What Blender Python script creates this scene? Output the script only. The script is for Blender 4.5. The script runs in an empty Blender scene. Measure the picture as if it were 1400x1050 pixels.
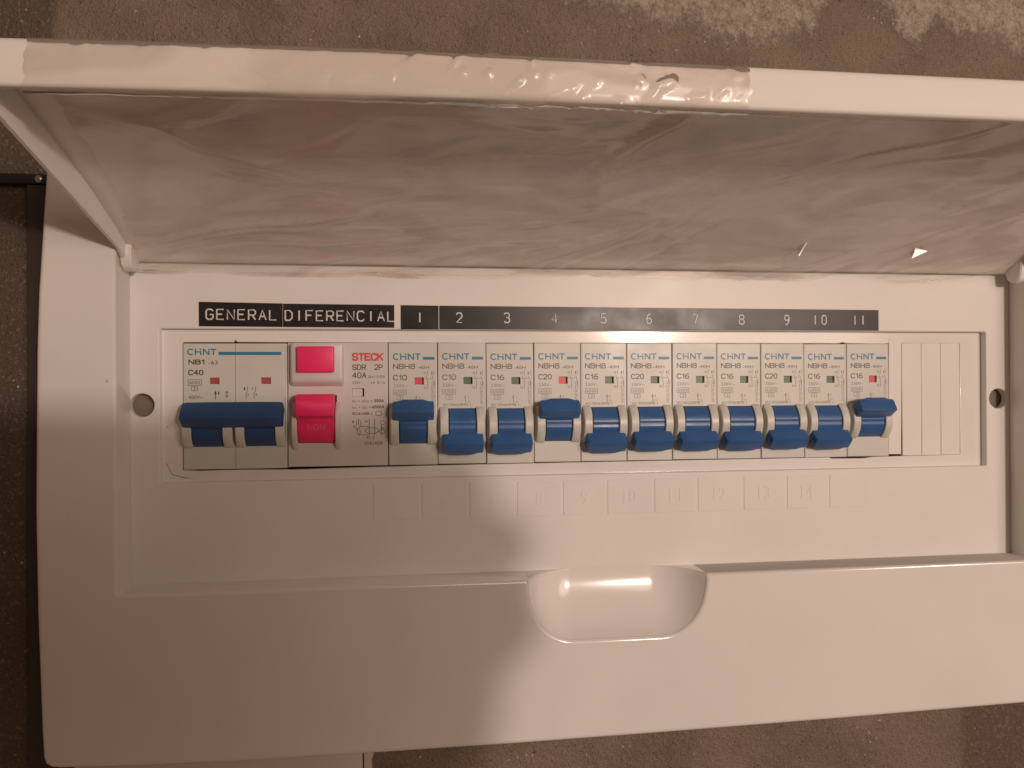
import bpy, bmesh, math, random
from mathutils import Vector, Matrix, noise
from mathutils.geometry import tessellate_polygon
random.seed(4)
S = bpy.context.scene
COL = S.collection
MM = 0.001

# ---------------------------------------------------------------- camera, world, lamp, exposure
cam_d = bpy.data.cameras.new('camera'); cam = bpy.data.objects.new('camera', cam_d); COL.objects.link(cam)
cam_d.sensor_fit = 'HORIZONTAL'; cam_d.sensor_width = 36.0; cam_d.lens = 36.0 * 1050 / 1400
cam_d.clip_start = 0.005; cam_d.clip_end = 50
C_ = Vector((80.128, -285.294, 6.237)) * MM
right = Vector((0.99141311, -0.13065126, -0.00550349))
fwd = Vector((0.13066921, 0.99142137, 0.00303859))
up = Vector((0.00505928, -0.00373164, 0.99998024))
m = Matrix.Identity(4)
for i in range(3):
    m[i][0] = right[i]; m[i][1] = up[i]; m[i][2] = -fwd[i]; m[i][3] = C_[i]
cam.matrix_world = m
S.camera = cam

W = bpy.data.worlds.new('World'); S.world = W; W.use_nodes = True
bg = W.node_tree.nodes['Background']
bg.inputs[0].default_value = (1.0, 0.60, 0.38, 1); bg.inputs[1].default_value = 0.152

LAMP = Vector((530, -1200, 152)) * MM
ld = bpy.data.lights.new('bulb_lamp', 'POINT'); ld.energy = 22; ld.color = (1.0, 0.785, 0.665); ld.shadow_soft_size = 0.028
lo = bpy.data.objects.new('bulb_lamp', ld); COL.objects.link(lo); lo.location = LAMP
# a second, shaded room lamp beside the bare bulb: wide and soft
l2 = bpy.data.lights.new('shaded_lamp', 'AREA'); l2.shape = 'DISK'; l2.size = 0.5; l2.energy = 3.7; l2.color = (1.0, 0.77, 0.63)
o2 = bpy.data.objects.new('shaded_lamp', l2); COL.objects.link(o2); o2.location = Vector((640, -1010, 180)) * MM
o2.rotation_euler = (Vector((130, 0, 0)) * MM - o2.location).to_track_quat('-Z', 'Y').to_euler()

S.view_settings.view_transform = 'Standard'; S.view_settings.look = 'None'
S.view_settings.exposure = 0; S.view_settings.gamma = 1; S.view_settings.use_curve_mapping = False
S.cycles.transparent_max_bounces = 16
S.cycles.max_bounces = 10
S.cycles.caustics_reflective = False

# ---------------------------------------------------------------- materials
def mat(name, col, rough=0.4, bump=0.0, bscale=400.0, var=0.0, vscale=60.0, spec=0.5, metal=0.0, coat=0.0, detail=4.0, specks=0.0):
    M = bpy.data.materials.new(name); M.use_nodes = True
    nt = M.node_tree; b = nt.nodes['Principled BSDF']
    b.inputs['Base Color'].default_value = (*col, 1); b.inputs['Roughness'].default_value = rough
    b.inputs['Specular IOR Level'].default_value = spec; b.inputs['Metallic'].default_value = metal
    b.inputs['Coat Weight'].default_value = coat; b.inputs['Coat Roughness'].default_value = 0.12
    geo = nt.nodes.new('ShaderNodeNewGeometry')
    if var > 0:
        n = nt.nodes.new('ShaderNodeTexNoise'); n.inputs['Scale'].default_value = vscale; n.inputs['Detail'].default_value = 5
        nt.links.new(geo.outputs['Position'], n.inputs['Vector'])
        r = nt.nodes.new('ShaderNodeMapRange'); r.inputs[3].default_value = 1 - var; r.inputs[4].default_value = 1 + var
        r.inputs[1].default_value = 0.3; r.inputs[2].default_value = 0.7
        nt.links.new(n.outputs[0], r.inputs[0])
        x = nt.nodes.new('ShaderNodeMix'); x.data_type = 'RGBA'; x.blend_type = 'MULTIPLY'; x.inputs[0].default_value = 1
        x.inputs[6].default_value = (*col, 1)
        nt.links.new(r.outputs[0], x.inputs[7]); last = x.outputs[2]
        if specks:      # stray grains of cement dust and grime
            vo = nt.nodes.new('ShaderNodeTexVoronoi'); vo.inputs['Scale'].default_value = specks
            nt.links.new(geo.outputs['Position'], vo.inputs['Vector'])
            sr = nt.nodes.new('ShaderNodeMapRange'); sr.inputs[1].default_value = 0.030; sr.inputs[2].default_value = 0.016; sr.inputs[3].default_value = 0; sr.inputs[4].default_value = .4
            nt.links.new(vo.outputs['Distance'], sr.inputs[0])
            y_ = nt.nodes.new('ShaderNodeMix'); y_.data_type = 'RGBA'; y_.inputs[7].default_value = (.22, .17, .13, 1)
            nt.links.new(sr.outputs[0], y_.inputs[0]); nt.links.new(last, y_.inputs[6]); last = y_.outputs[2]
        nt.links.new(last, b.inputs['Base Color'])
        rr = nt.nodes.new('ShaderNodeMapRange'); rr.inputs[1].default_value = 0.3; rr.inputs[2].default_value = 0.7
        rr.inputs[3].default_value = rough * 0.85; rr.inputs[4].default_value = min(1, rough * 1.2)
        nt.links.new(n.outputs[0], rr.inputs[0]); nt.links.new(rr.outputs[0], b.inputs['Roughness'])
    if bump > 0:
        n = nt.nodes.new('ShaderNodeTexNoise'); n.inputs['Scale'].default_value = bscale; n.inputs['Detail'].default_value = detail
        nt.links.new(geo.outputs['Position'], n.inputs['Vector'])
        bp = nt.nodes.new('ShaderNodeBump'); bp.inputs['Strength'].default_value = 1.0; bp.inputs['Distance'].default_value = bump * MM
        nt.links.new(n.outputs[0], bp.inputs['Height']); nt.links.new(bp.outputs[0], b.inputs['Normal'])
    return M

MT = {}
MT['frame'] = mat('glossy_white_plastic', (0.80, 0.785, 0.76), 0.13, 0.02, 35, 0.03, 25, specks=48)
MT['cover'] = mat('satin_white_plastic', (0.79, 0.775, 0.75), 0.33, 0.012, 90, 0.035, 22, spec=0.26, specks=55)
MT['lid'] = mat('glossy_lid_plastic', (0.80, 0.775, 0.745), 0.55, 0.02, 30, 0.02, 25, spec=0.3)
MT['housing'] = mat('warm_grey_plastic', (0.63, 0.63, 0.585), 0.36, 0.008, 1500, 0.03, 60)
MT['rcd'] = mat('grey_breaker_plastic', (0.64, 0.605, 0.575), 0.36, 0.008, 1500, 0.03, 60)
MT['blue'] = mat('blue_plastic', (0.034, 0.116, 0.31), 0.33, 0.02, 700, 0.06, 120)
MT['navy'] = mat('dark_blue_plastic', (0.020, 0.066, 0.19), 0.36, 0.02, 700, 0.06, 120)
MT['pink'] = mat('pinkish_red_plastic', (0.88, 0.03, 0.165), 0.38, 0.01, 700, 0.04, 100)
MT['flag_red'] = mat('red_flag_plastic', (0.72, 0.07, 0.11), 0.4)
MT['flag_dull'] = mat('dull_red_flag_plastic', (0.40, 0.085, 0.08), 0.4)
MT['flag_green'] = mat('green_flag_plastic', (0.085, 0.16, 0.08), 0.4)
MT['print'] = mat('grey_print', (0.10, 0.085, 0.075), 0.5)
MT['dark_print'] = mat('black_print', (0.035, 0.03, 0.028), 0.5)
MT['fine_print'] = mat('pale_grey_print', (0.24, 0.215, 0.195), 0.5)
MT['logo'] = mat('blue_print', (0.03, 0.21, 0.38), 0.4)
MT['red_print'] = mat('red_print', (0.72, 0.05, 0.12), 0.4)
MT['tape'] = mat('black_tape_plastic', (0.018, 0.016, 0.016), 0.32, 0.006, 120, 0.1, 80, spec=0.36)
MT['emboss'] = mat('stretched_white_plastic', (0.78, 0.77, 0.75), 0.4, 0.03, 1500, 0.16, 900)
MT['inside'] = mat('box_interior_plastic', (0.42, 0.36, 0.31), 0.6)
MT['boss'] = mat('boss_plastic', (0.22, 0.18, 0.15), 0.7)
MT['black'] = mat('black_painted_metal', (0.012, 0.012, 0.015), 0.4, 0.03, 300)
MT['screw'] = mat('steel_screw', (0.5, 0.5, 0.5), 0.3, metal=1.0)
MT['trunk'] = mat('white_trunking_plastic', (0.66, 0.58, 0.53), 0.4, 0.02, 50, 0.04, 30)
MT['rail'] = mat('dark_brown_painted_metal', (0.045, 0.035, 0.029), 0.6, 0.1, 200, 0.2, 60)
MT['phone'] = mat('dark_phone_plastic', (0.02, 0.02, 0.022), 0.3)
MT['sleeve'] = mat('dark_sleeve_cloth', (0.05, 0.05, 0.06), 0.9, 0.2, 300)

def film_material(name, gloss, rough, bump):
    M = bpy.data.materials.new(name); M.use_nodes = True
    nt = M.node_tree; nt.nodes.clear(); N = nt.nodes.new; L = nt.links.new
    out = N('ShaderNodeOutputMaterial'); tr = N('ShaderNodeBsdfTransparent'); tr.inputs[0].default_value = (0.985, 0.965, 0.945, 1)
    gl = N('ShaderNodeBsdfGlossy'); gl.inputs['Roughness'].default_value = rough
    df = N('ShaderNodeBsdfDiffuse'); df.inputs[0].default_value = (0.76, 0.70, 0.64, 1)
    tl = N('ShaderNodeBsdfTranslucent'); tl.inputs[0].default_value = (0.76, 0.70, 0.64, 1)
    geo = N('ShaderNodeNewGeometry')
    mp = N('ShaderNodeMapping'); mp.inputs['Scale'].default_value = (1.0, 2.6, 2.6); mp.inputs['Rotation'].default_value = (0, 0, 0.5)
    n = N('ShaderNodeTexNoise'); n.inputs['Scale'].default_value = 17; n.inputs['Detail'].default_value = 3.5; n.inputs['Distortion'].default_value = 1.6
    L(geo.outputs['Position'], mp.inputs[0]); L(mp.outputs[0], n.inputs['Vector'])
    bp = N('ShaderNodeBump'); bp.inputs['Strength'].default_value = 1; bp.inputs['Distance'].default_value = bump
    L(n.outputs[0], bp.inputs['Height'])
    for s in (gl, df, tl): L(bp.outputs[0], s.inputs['Normal'])
    fr = N('ShaderNodeFresnel'); fr.inputs[0].default_value = 1.45; L(bp.outputs[0], fr.inputs[1])
    haze = N('ShaderNodeMixShader'); haze.inputs[0].default_value = 0.3; L(df.outputs[0], haze.inputs[1]); L(tl.outputs[0], haze.inputs[2])
    mr = N('ShaderNodeMapRange'); mr.inputs[1].default_value = 0.46; mr.inputs[2].default_value = 0.58; mr.inputs[3].default_value = 0.05; mr.inputs[4].default_value = 0.36
    L(n.outputs[0], mr.inputs[0])
    a = N('ShaderNodeMixShader'); L(mr.outputs[0], a.inputs[0]); L(tr.outputs[0], a.inputs[1]); L(haze.outputs[0], a.inputs[2])
    b = N('ShaderNodeMixShader'); fm = N('ShaderNodeMath'); fm.operation = 'MULTIPLY'; fm.inputs[1].default_value = gloss; L(fr.outputs[0], fm.inputs[0]); L(fm.outputs[0], b.inputs[0]); L(a.outputs[0], b.inputs[1]); L(gl.outputs[0], b.inputs[2])
    L(b.outputs[0], out.inputs[0])
    return M
MT['film'] = film_material('slack_clear_film', 0.15, 0.17, 0.0003)
MT['film_tight'] = film_material('crumpled_clear_film', 0.8, 0.21, 0.00012)

def wall_material():
    M = bpy.data.materials.new('rough_cement_render'); M.use_nodes = True
    nt = M.node_tree; N = nt.nodes.new; L = nt.links.new; b = nt.nodes['Principled BSDF']
    b.inputs['Roughness'].default_value = 0.95; b.inputs['Specular IOR Level'].default_value = 0.15
    geo = N('ShaderNodeNewGeometry'); sep = N('ShaderNodeSeparateXYZ'); L(geo.outputs['Position'], sep.inputs[0])
    def noise_(scale, detail=6, rough=0.6, vec=None):
        n = N('ShaderNodeTexNoise'); n.inputs['Scale'].default_value = scale; n.inputs['Detail'].default_value = detail
        n.inputs['Roughness'].default_value = rough; L(vec or geo.outputs['Position'], n.inputs['Vector']); return n.outputs[0]
    def math_(op, a, c=None, cl=False):
        x = N('ShaderNodeMath'); x.operation = op; x.use_clamp = cl
        for k, v in enumerate((a, c)):
            if v is None: continue
            if isinstance(v, (int, float)): x.inputs[k].default_value = v
            else: L(v, x.inputs[k])
        return x.outputs[0]
    def ramp(v, lo, hi, a=0.0, c=1.0):
        r = N('ShaderNodeMapRange'); r.inputs[1].default_value = lo; r.inputs[2].default_value = hi; r.inputs[3].default_value = a; r.inputs[4].default_value = c
        L(v, r.inputs[0]); return r.outputs[0]
    def mix(f, a, c):
        x = N('ShaderNodeMix'); x.data_type = 'RGBA'
        L(f, x.inputs[0])
        for k, v in ((6, a), (7, c)):
            if isinstance(v, tuple): x.inputs[k].default_value = (*v, 1)
            else: L(v, x.inputs[k])
        return x.outputs[2]
    # lower edge of the pale plaster coat as a function of X
    fc = N('ShaderNodeFloatCurve')
    pts = [(-80, 175), (20, 160), (34, 142.5), (48, 160), (160, 150), (176, 143.5), (190, 146), (196, 140), (218, 138.5), (236, 143), (246, 160), (262, 160),
           (272, 148), (281, 141), (288, 150), (292, 152), (297, 149), (306, 145), (312, 144), (322, 144), (334, 140), (350, 134)]
    cv = fc.mapping.curves[0]
    xs = [((x + 80) / 430, (z - 130) / 50) for x, z in pts]
    cv.points[0].location = xs[0]; cv.points[1].location = xs[-1]
    for p in xs[1:-1]: cv.points.new(*p)
    for p in cv.points: p.handle_type = 'VECTOR'
    fc.mapping.update()
    L(math_('MULTIPLY', math_('ADD', sep.outputs[0], 0.08), 1 / 0.43), fc.inputs['Value'])
    edge = math_('ADD', math_('MULTIPLY', fc.outputs[0], 0.05), 0.13)
    n1 = noise_(90, 10, 0.74); n2 = noise_(520, 5, 0.7)
    d = math_('ADD', math_('SUBTRACT', sep.outputs[2], edge), math_('MULTIPLY', math_('SUBTRACT', n1, 0.5), 0.034))
    d = math_('ADD', d, math_('MULTIPLY', math_('SUBTRACT', n2, 0.5), 0.016))
    pm = ramp(d, -0.0035, 0.0035)
    # patch of darker render at lower right
    dk = ramp(math_('ADD', sep.outputs[0], math_('MULTIPLY', math_('SUBTRACT', noise_(60), 0.5), 0.006)), 0.296, 0.2995)
    dk = math_('MULTIPLY', dk, ramp(sep.outputs[2], -0.05, -0.10))
    base = mix(ramp(noise_(26, 7), 0.32, 0.68), (0.21, 0.16, 0.122), (0.33, 0.255, 0.198))
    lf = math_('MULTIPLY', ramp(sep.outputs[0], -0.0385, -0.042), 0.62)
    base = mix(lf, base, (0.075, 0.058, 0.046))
    base = mix(dk, base, (0.175, 0.13, 0.105))
    grain = noise_(900, 3); base = mix(ramp(grain, 0.56, 0.70, 0, 0.6), base, (0.36, 0.30, 0.25)); base = mix(ramp(noise_(1500, 2), 0.46, 0.30, 0, 0.55), base, (0.09, 0.068, 0.052))
    base = mix(ramp(noise_(620, 2), 0.34, 0.25, 0, 0.7), base, (0.055, 0.042, 0.034))
    vo = N('ShaderNodeTexVoronoi'); vo.inputs['Scale'].default_value = 330; L(geo.outputs['Position'], vo.inputs['Vector'])
    sp = math_('MULTIPLY', ramp(vo.outputs['Distance'], 0.17, 0.10), ramp(noise_(55, 3), 0.55, 0.62))
    base = mix(sp, base, (0.62, 0.56, 0.48))
    plaster = mix(ramp(noise_(380, 8, 0.8), 0.36, 0.60), (0.24, 0.19, 0.145), (0.56, 0.49, 0.41))
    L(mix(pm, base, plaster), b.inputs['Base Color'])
    h = math_('ADD', math_('MULTIPLY', noise_(160, 8, 0.7), 0.9), math_('MULTIPLY', pm, 0.25))
    h = math_('ADD', h, math_('MULTIPLY', grain, 0.5)); h = math_('ADD', h, math_('MULTIPLY', noise_(1700, 2), 0.3))
    bp = N('ShaderNodeBump'); bp.inputs['Strength'].default_value = 1; bp.inputs['Distance'].default_value = 0.0022
    L(h, bp.inputs['Height']); L(bp.outputs[0], b.inputs['Normal'])
    return M
MT['wall'] = wall_material()

# ---------------------------------------------------------------- helpers
def link(name, me, parent=None, **props):
    o = bpy.data.objects.new(name, me); COL.objects.link(o)
    if parent is not None: o.parent = parent
    for k, v in props.items(): o[k] = v
    return o

def thing(name, label, cat, loc=(0, 0, 0), group=None):
    o = bpy.data.objects.new(name, None); COL.objects.link(o); o.empty_display_size = 0.01
    o.location = Vector(loc) * MM; o['label'] = label; o['category'] = cat
    if group: o['group'] = group
    return o

def mesh(bm, name, material, smooth=False):
    """bmesh in millimetres -> mesh in metres"""
    bmesh.ops.scale(bm, vec=(MM, MM, MM), verts=bm.verts)
    bmesh.ops.recalc_face_normals(bm, faces=bm.faces)
    if smooth:
        for f in bm.faces: f.smooth = True
        for e in bm.edges:
            if len(e.link_faces) == 2 and e.calc_face_angle(0) > math.radians(42): e.smooth = False
    me = bpy.data.meshes.new(name); bm.to_mesh(me); bm.free()
    me.materials.append(material)
    return me

def part(name, bm, material, parent, smooth=False, **props):
    return link(name, mesh(bm, name, material, smooth), parent, **props)

def box(bm, x0, x1, y0, y1, z0, z1, bev=0.0, seg=2):
    r = bmesh.ops.create_cube(bm, size=1)
    vs = r['verts']
    for v in vs:
        v.co = Vector((x0 + (v.co.x + .5) * (x1 - x0), y0 + (v.co.y + .5) * (y1 - y0), z0 + (v.co.z + .5) * (z1 - z0)))
    if bev:
        es = list({e for v in vs for e in v.link_edges})
        bmesh.ops.bevel(bm, geom=es, offset=bev, segments=seg, profile=0.5, affect='EDGES')

def rect(x0, x1, z0, z1): return [(x0, z0), (x1, z0), (x1, z1), (x0, z1)]
def circle(cx, cz, r, n=36): return [(cx + r * math.cos(2 * math.pi * i / n), cz + r * math.sin(2 * math.pi * i / n)) for i in range(n)]
def rrect(x0, x1, z0, z1, r, n=6):
    out = []
    for cx, cz, a0 in ((x1 - r, z0 + r, -90), (x1 - r, z1 - r, 0), (x0 + r, z1 - r, 90), (x0 + r, z0 + r, 180)):
        for i in range(n + 1):
            a = math.radians(a0 + 90 * i / n); out.append((cx + r * math.cos(a), cz + r * math.sin(a)))
    return out
def area(l): return sum(l[i][0] * l[(i + 1) % len(l)][1] - l[(i + 1) % len(l)][0] * l[i][1] for i in range(len(l))) / 2
def offset(loop, d):
    """positive d: to the left of the direction of travel (mitred)"""
    n = len(loop); out = []
    for i in range(n):
        p0, p1, p2 = Vector(loop[i - 1]), Vector(loop[i]), Vector(loop[(i + 1) % n])
        a = (p1 - p0).normalized(); c = (p2 - p1).normalized()
        na = Vector((-a.y, a.x)); nc = Vector((-c.y, c.x)); mm_ = na + nc
        k = 1 + na.dot(nc)
        out.append(tuple(p1 + mm_ * (d / max(k, 0.2))))
    return out

def plate(bm, outer, holes, yf, thick, bev=0.4, seg=3, hole_bev=None):
    """flat plate seen from -Y, front face at yf, rounded front edges on the outline and on every hole"""
    loops = []
    if area(outer) < 0: outer = outer[::-1]
    loops.append((outer, bev))
    for h in holes:
        if area(h) > 0: h = h[::-1]
        loops.append((h, bev if hole_bev is None else hole_bev))
    caps = []
    for loop, b in loops:
        rings = []
        for k in range(seg + 1):
            a = math.pi / 2 * k / seg
            o = offset(loop, b * (1 - math.sin(a)))
            rings.append([bm.verts.new((x, yf + b * (1 - math.cos(a)), z)) for x, z in o])
        rings.append([bm.verts.new((x, yf + thick, z)) for x, z in loop])
        for r0, r1 in zip(rings, rings[1:]):
            for i in range(len(loop)):
                j = (i + 1) % len(loop)
                bm.faces.new((r0[i], r0[j], r1[j], r1[i])).smooth = True
        caps.append(rings[0])
    flat = [v for c in caps for v in c]
    for t in tessellate_polygon([[Vector((v.co.x, v.co.z, 0)) for v in c] for c in caps]):
        try: bm.faces.new([flat[i] for i in t])
        except ValueError: pass

def loft(bm, rings, cap=True, smooth=True):
    vs = [[bm.verts.new(p) for p in r] for r in rings]
    n = len(vs[0])
    for a, c in zip(vs, vs[1:]):
        for i in range(n):
            f = bm.faces.new((a[i], a[(i + 1) % n], c[(i + 1) % n], c[i])); f.smooth = smooth
    if cap:
        bm.faces.new(vs[0]); bm.faces.new(vs[-1][::-1])

def tube(bm, pts, r, n=6, closed=False):
    pts = [Vector(p) for p in pts]; rings = []
    for i, p in enumerate(pts):
        a = pts[i - 1] if (i or closed) else p; c = pts[(i + 1) % len(pts)] if (i < len(pts) - 1 or closed) else p
        t = (c - a).normalized(); u = Vector((0, 1, 0)); w = t.cross(u).normalized()
        rings.append([p + (u * math.cos(2 * math.pi * k / n) + w * math.sin(2 * math.pi * k / n)) * r for k in range(n)])
    if closed: rings.append(rings[0])
    loft(bm, rings, cap=not closed)

# ---- flat print: built-in font glyphs and ruled lines lying on a face at depth y
_txt = {}
def glyph(s, bold=0.0):
    key = (s, bold)
    if key not in _txt:
        cu = bpy.data.curves.new('print', 'FONT'); cu.body = s; cu.size = 1; cu.resolution_u = 3; cu.offset = bold; cu.space_character = 1.08
        o = bpy.data.objects.new('print', cu); COL.objects.link(o)
        me = bpy.data.meshes.new_from_object(o.evaluated_get(bpy.context.evaluated_depsgraph_get()))
        vs = [v.co.copy() for v in me.vertices]; fs = [tuple(p.vertices) for p in me.polygons]
        bpy.data.objects.remove(o); bpy.data.curves.remove(cu); bpy.data.meshes.remove(me)
        _txt[key] = (vs, fs)
    return _txt[key]

def text(bm, s, x0, x1, zc, h, y=-0.03, bold=0.0, vertical=False):
    vs, fs = glyph(s, bold)
    if not vs: return
    ax, bx = min(v.x for v in vs), max(v.x for v in vs); ay, by = min(v.y for v in vs), max(v.y for v in vs)
    new = []
    for v in vs:
        u = (v.x - ax) / (bx - ax); w = (v.y - ay) / (by - ay) - 0.5
        if vertical: new.append(bm.verts.new((x0 + (0.5 - w) * h - h / 2, y, zc - (x1 / 2) + u * x1)))   # x1 = run length
        else: new.append(bm.verts.new((x0 + u * (x1 - x0), y, zc + w * h)))
    for f in fs:
        try: bm.faces.new([new[i] for i in f])
        except ValueError: pass
_k = [0]
def line(bm, x0, z0, x1, z1, w=0.16, y=-0.03):
    _k[0] = (_k[0] + 1) % 12; y = y - 0.003 * _k[0]
    a = Vector((x0, z0)); c = Vector((x1, z1)); d = (c - a).normalized(); n = Vector((-d.y, d.x)) * w / 2
    bm.faces.new([bm.verts.new((p.x, y, p.y)) for p in (a - n, c - n, c + n, a + n)])
def frame_box(bm, x0, x1, z0, z1, w=0.16, y=-0.03):
    line(bm, x0, z0, x1, z0, w, y); line(bm, x0, z1, x1, z1, w, y); line(bm, x0, z0 + w / 2, x0, z1 - w / 2, w, y); line(bm, x1, z0 + w / 2, x1, z1 - w / 2, w, y)
def bar(bm, x0, x1, z0, z1, y=-0.07):
    bm.faces.new([bm.verts.new(p) for p in ((x0, y, z0), (x1, y, z0), (x1, y, z1), (x0, y, z1))])
def ring(bm, cx, cz, r, w=0.14, y=-0.03, n=18):
    for i in range(n):
        a, c = 2 * math.pi * i / n, 2 * math.pi * (i + 1) / n
        line(bm, cx + r * math.cos(a), cz + r * math.sin(a), cx + r * math.cos(c), cz + r * math.sin(c), w, y)
def logo_text(bm, x0, x1, zc, h):
    """C H i N T drawn as strokes, the H sharing its bar with a small dotted i"""
    w = x1 - x0; t = h * 0.2; z0, z1 = zc - h / 2, zc + h / 2
    cx = x0 + w * 0.115; rx, rz = w * 0.105, h * 0.45
    pts = [(cx + rx * math.cos(math.radians(a)), zc + rz * math.sin(math.radians(a))) for a in range(48, 313, 24)]
    for p, q in zip(pts, pts[1:]): line(bm, *p, *q, t)
    hx = x0 + w * 0.28
    line(bm, hx, z0, hx, z1, t); line(bm, hx + t / 2, zc, x0 + w * 0.43, zc, t * 0.9)
    ix = x0 + w * 0.46; line(bm, ix, z0, ix, zc + h * 0.16, t); bar(bm, ix - t * .55, ix + t * .55, z1 - h * .2, z1 - h * .02)
    nx0, nx1 = x0 + w * 0.56, x0 + w * 0.745
    line(bm, nx0, z0, nx0, z1, t); line(bm, nx1, z0, nx1, z1, t); line(bm, nx0 + t / 2, z1 - t / 2, nx1 - t / 2, z0 + t / 2, t)
    line(bm, x0 + w * 0.80, z1 - t / 2, x1, z1 - t / 2, t); line(bm, x0 + w * 0.90, z0, x0 + w * 0.90, z1 - t, t)

# ---------------------------------------------------------------- wall (the setting)
bm = bmesh.new()
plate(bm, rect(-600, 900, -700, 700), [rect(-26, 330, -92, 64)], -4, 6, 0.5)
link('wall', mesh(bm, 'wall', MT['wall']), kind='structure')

# ---------------------------------------------------------------- distribution board
board = thing('distribution_board', 'white plastic flush-mounted distribution board with its lid swung up', 'distribution board', (152, -2, -20))
BO = Vector((152, -2, -20))
def bpart(name, bm, material, smooth=False, parent=None, **props):
    p = parent or board
    if p is board: bmesh.ops.translate(bm, vec=-BO, verts=bm.verts)
    return link(name, mesh(bm, name, material, smooth), p, **props)

# outer frame, its long edges slightly bowed
outl = []
LX = [(79, -38.4), (60, -39.7), (38, -41.1), (19, -41.7), (0, -41.9), (-34, -42.2), (-67, -41.7), (-106, -40.5), (-115, -40.0)]
outl += [(x, z) for z, x in LX]
BZ = [(-39.3, -117.0), (-37.5, -118.2), (-35, -118.6), (-17, -119.3), (20, -120.2), (63, -120.6), (115, -120.6), (168, -120.2), (239, -119.3), (315, -118.0), (344, -117.2)]
outl += BZ
outl += [(346, -115.5), (347, -40), (347, 40), (346, 79)]
# opening with the finger-recess bulge along its lower edge
DX0, DX1, DC, DB, DH = 121.3, 187.2, 154.2, 33.0, 22.2
FLOOR_Z = -62.5
dl = []
CC, PP = 15.0, 2.3
def se(a): return math.cos(a) ** (2 / PP) * (DB - CC), math.sin(a) ** (2 / PP) * DH
for i in range(21):
    ex, ez = se(math.pi / 2 * i / 20) if i < 20 else (0, DH)
    dl.append((DC - CC - ex, FLOOR_Z - ez))
dl += [(DC - CC + 2 * CC * i / 12, FLOOR_Z - DH) for i in range(1, 12)]
dl += [(2 * DC - x, z) for x, z in dl[20::-1]]
ND = len(dl) - 1
hole = [(-17, 56.5)] + [(-17, FLOOR_Z + 1.2), (-16.6, FLOOR_Z + .4), (-15.8, FLOOR_Z)] + dl + [(321.5, FLOOR_Z), (321.5, 56.5)]
bm = bmesh.new()
plate(bm, outl, [hole], -15.5, 13.4, 1.6, 4, hole_bev=1.3)
bpart('outer_frame', bm, MT['frame'])
# finger recess: a circular-arc scoop from the rim down to the cover
bm = bmesh.new(); NT = 22; rows = []
for j in range(NT + 1):
    t = j / NT; row = []
    for i, (x, z) in enumerate(dl):
        cx = DC + max(-CC, min(CC, x - DC))
        u = 1 - t
        px = cx + (x - cx) * u; pz = FLOOR_Z + 0.25 + (z - FLOOR_Z - 0.25) * u
        full = 28.3 * (1 - math.sqrt(1 - (.866 * u) ** 2)) / 14.15
        row.append(bm.verts.new((px, -2.1 - 12.45 * full, pz)))
    rows.append(row)
for a, c in zip(rows, rows[1:]):
    for i in range(ND):
        bm.faces.new((a[i], a[i + 1], c[i + 1], c[i])).smooth = True
# the cut ends of the scoop, facing up into the recess
for k in (0, ND):
    for a, c in zip(rows, rows[1:]):
        p, q = a[k], c[k]
        v = [bm.verts.new((w.co.x, -1.9, w.co.z)) for w in (q, p)]
        bm.faces.new((p, q, v[0], v[1]))
bpart('finger_recess', bm, MT['frame'])

# inner cover with screw holes and module window
cover_holes = [circle(-13.2, 0.3, 4.1), circle(316.6, 0.2, 4.0), rrect(-7.2, 311.2, -27.0, 27.2, 0.6, 3)]
bm = bmesh.new()
plate(bm, rect(-24, 328, -76, 58), cover_holes, -2, 3.2, 0.35, 3, hole_bev=0.45)
bpart('cover', bm, MT['cover'])
# dark box behind
bm = bmesh.new()
for b in ((-24, -22, 1.5, 70, -70, 62), (326, 328, 1.5, 70, -70, 62), (-22, 326, 1.5, 70, -72, -70), (-22, 326, 1.5, 70, 60, 62), (-22, 326, 68, 70, -70, 60)):
    box(bm, *b)
bpart('back_box', bm, MT['inside'])

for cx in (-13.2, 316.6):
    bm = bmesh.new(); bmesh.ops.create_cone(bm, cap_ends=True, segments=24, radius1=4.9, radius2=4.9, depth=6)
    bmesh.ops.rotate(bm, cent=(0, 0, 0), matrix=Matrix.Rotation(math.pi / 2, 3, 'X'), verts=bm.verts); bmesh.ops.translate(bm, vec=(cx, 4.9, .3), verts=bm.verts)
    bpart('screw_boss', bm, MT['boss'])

# window plate at the bottom of the sunk tray, cut open for the modules
def jag(p, q, n, amp):
    out = []
    for i in range(n):
        t = i / n; out.append((p[0] + (q[0] - p[0]) * t + random.uniform(-amp, amp), p[1] + (q[1] - p[1]) * t + random.uniform(-amp, amp)))
    return out
hl = [(-0.3, -22.9)] + [(5, -23.3), (20, -23.15), (38, -23.5), (60, -23.2), (90, -22.95), (150, -22.8), (245, -22.75), (246, -23.2), (260, -23.3), (264, -22.8), (270, -22.75)]
hl += [(301.95, -22.6), (301.95, 22.7), (271.0, 22.7), (268.5, 22.55), (252.5, 22.6), (251, 23.1), (249.5, 22.6), (150, 22.55), (72, 22.58), (18.4, 22.65), (17.8, 23.5), (17.2, 22.65), (-0.3, 22.6)]
crack = [(-6.2, -20.3), (-4.3, -24.5), (0.2, -25.9), (5.0, -25.85), (0.3, -25.72), (-4.15, -24.33), (-6.05, -20.3)]
bm = bmesh.new()
plate(bm, rect(-8, 313, -28, 28), [hl, crack], 1.0, 2.0, 0.25, 2)
bpart('window_plate', bm, MT['frame'])
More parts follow.
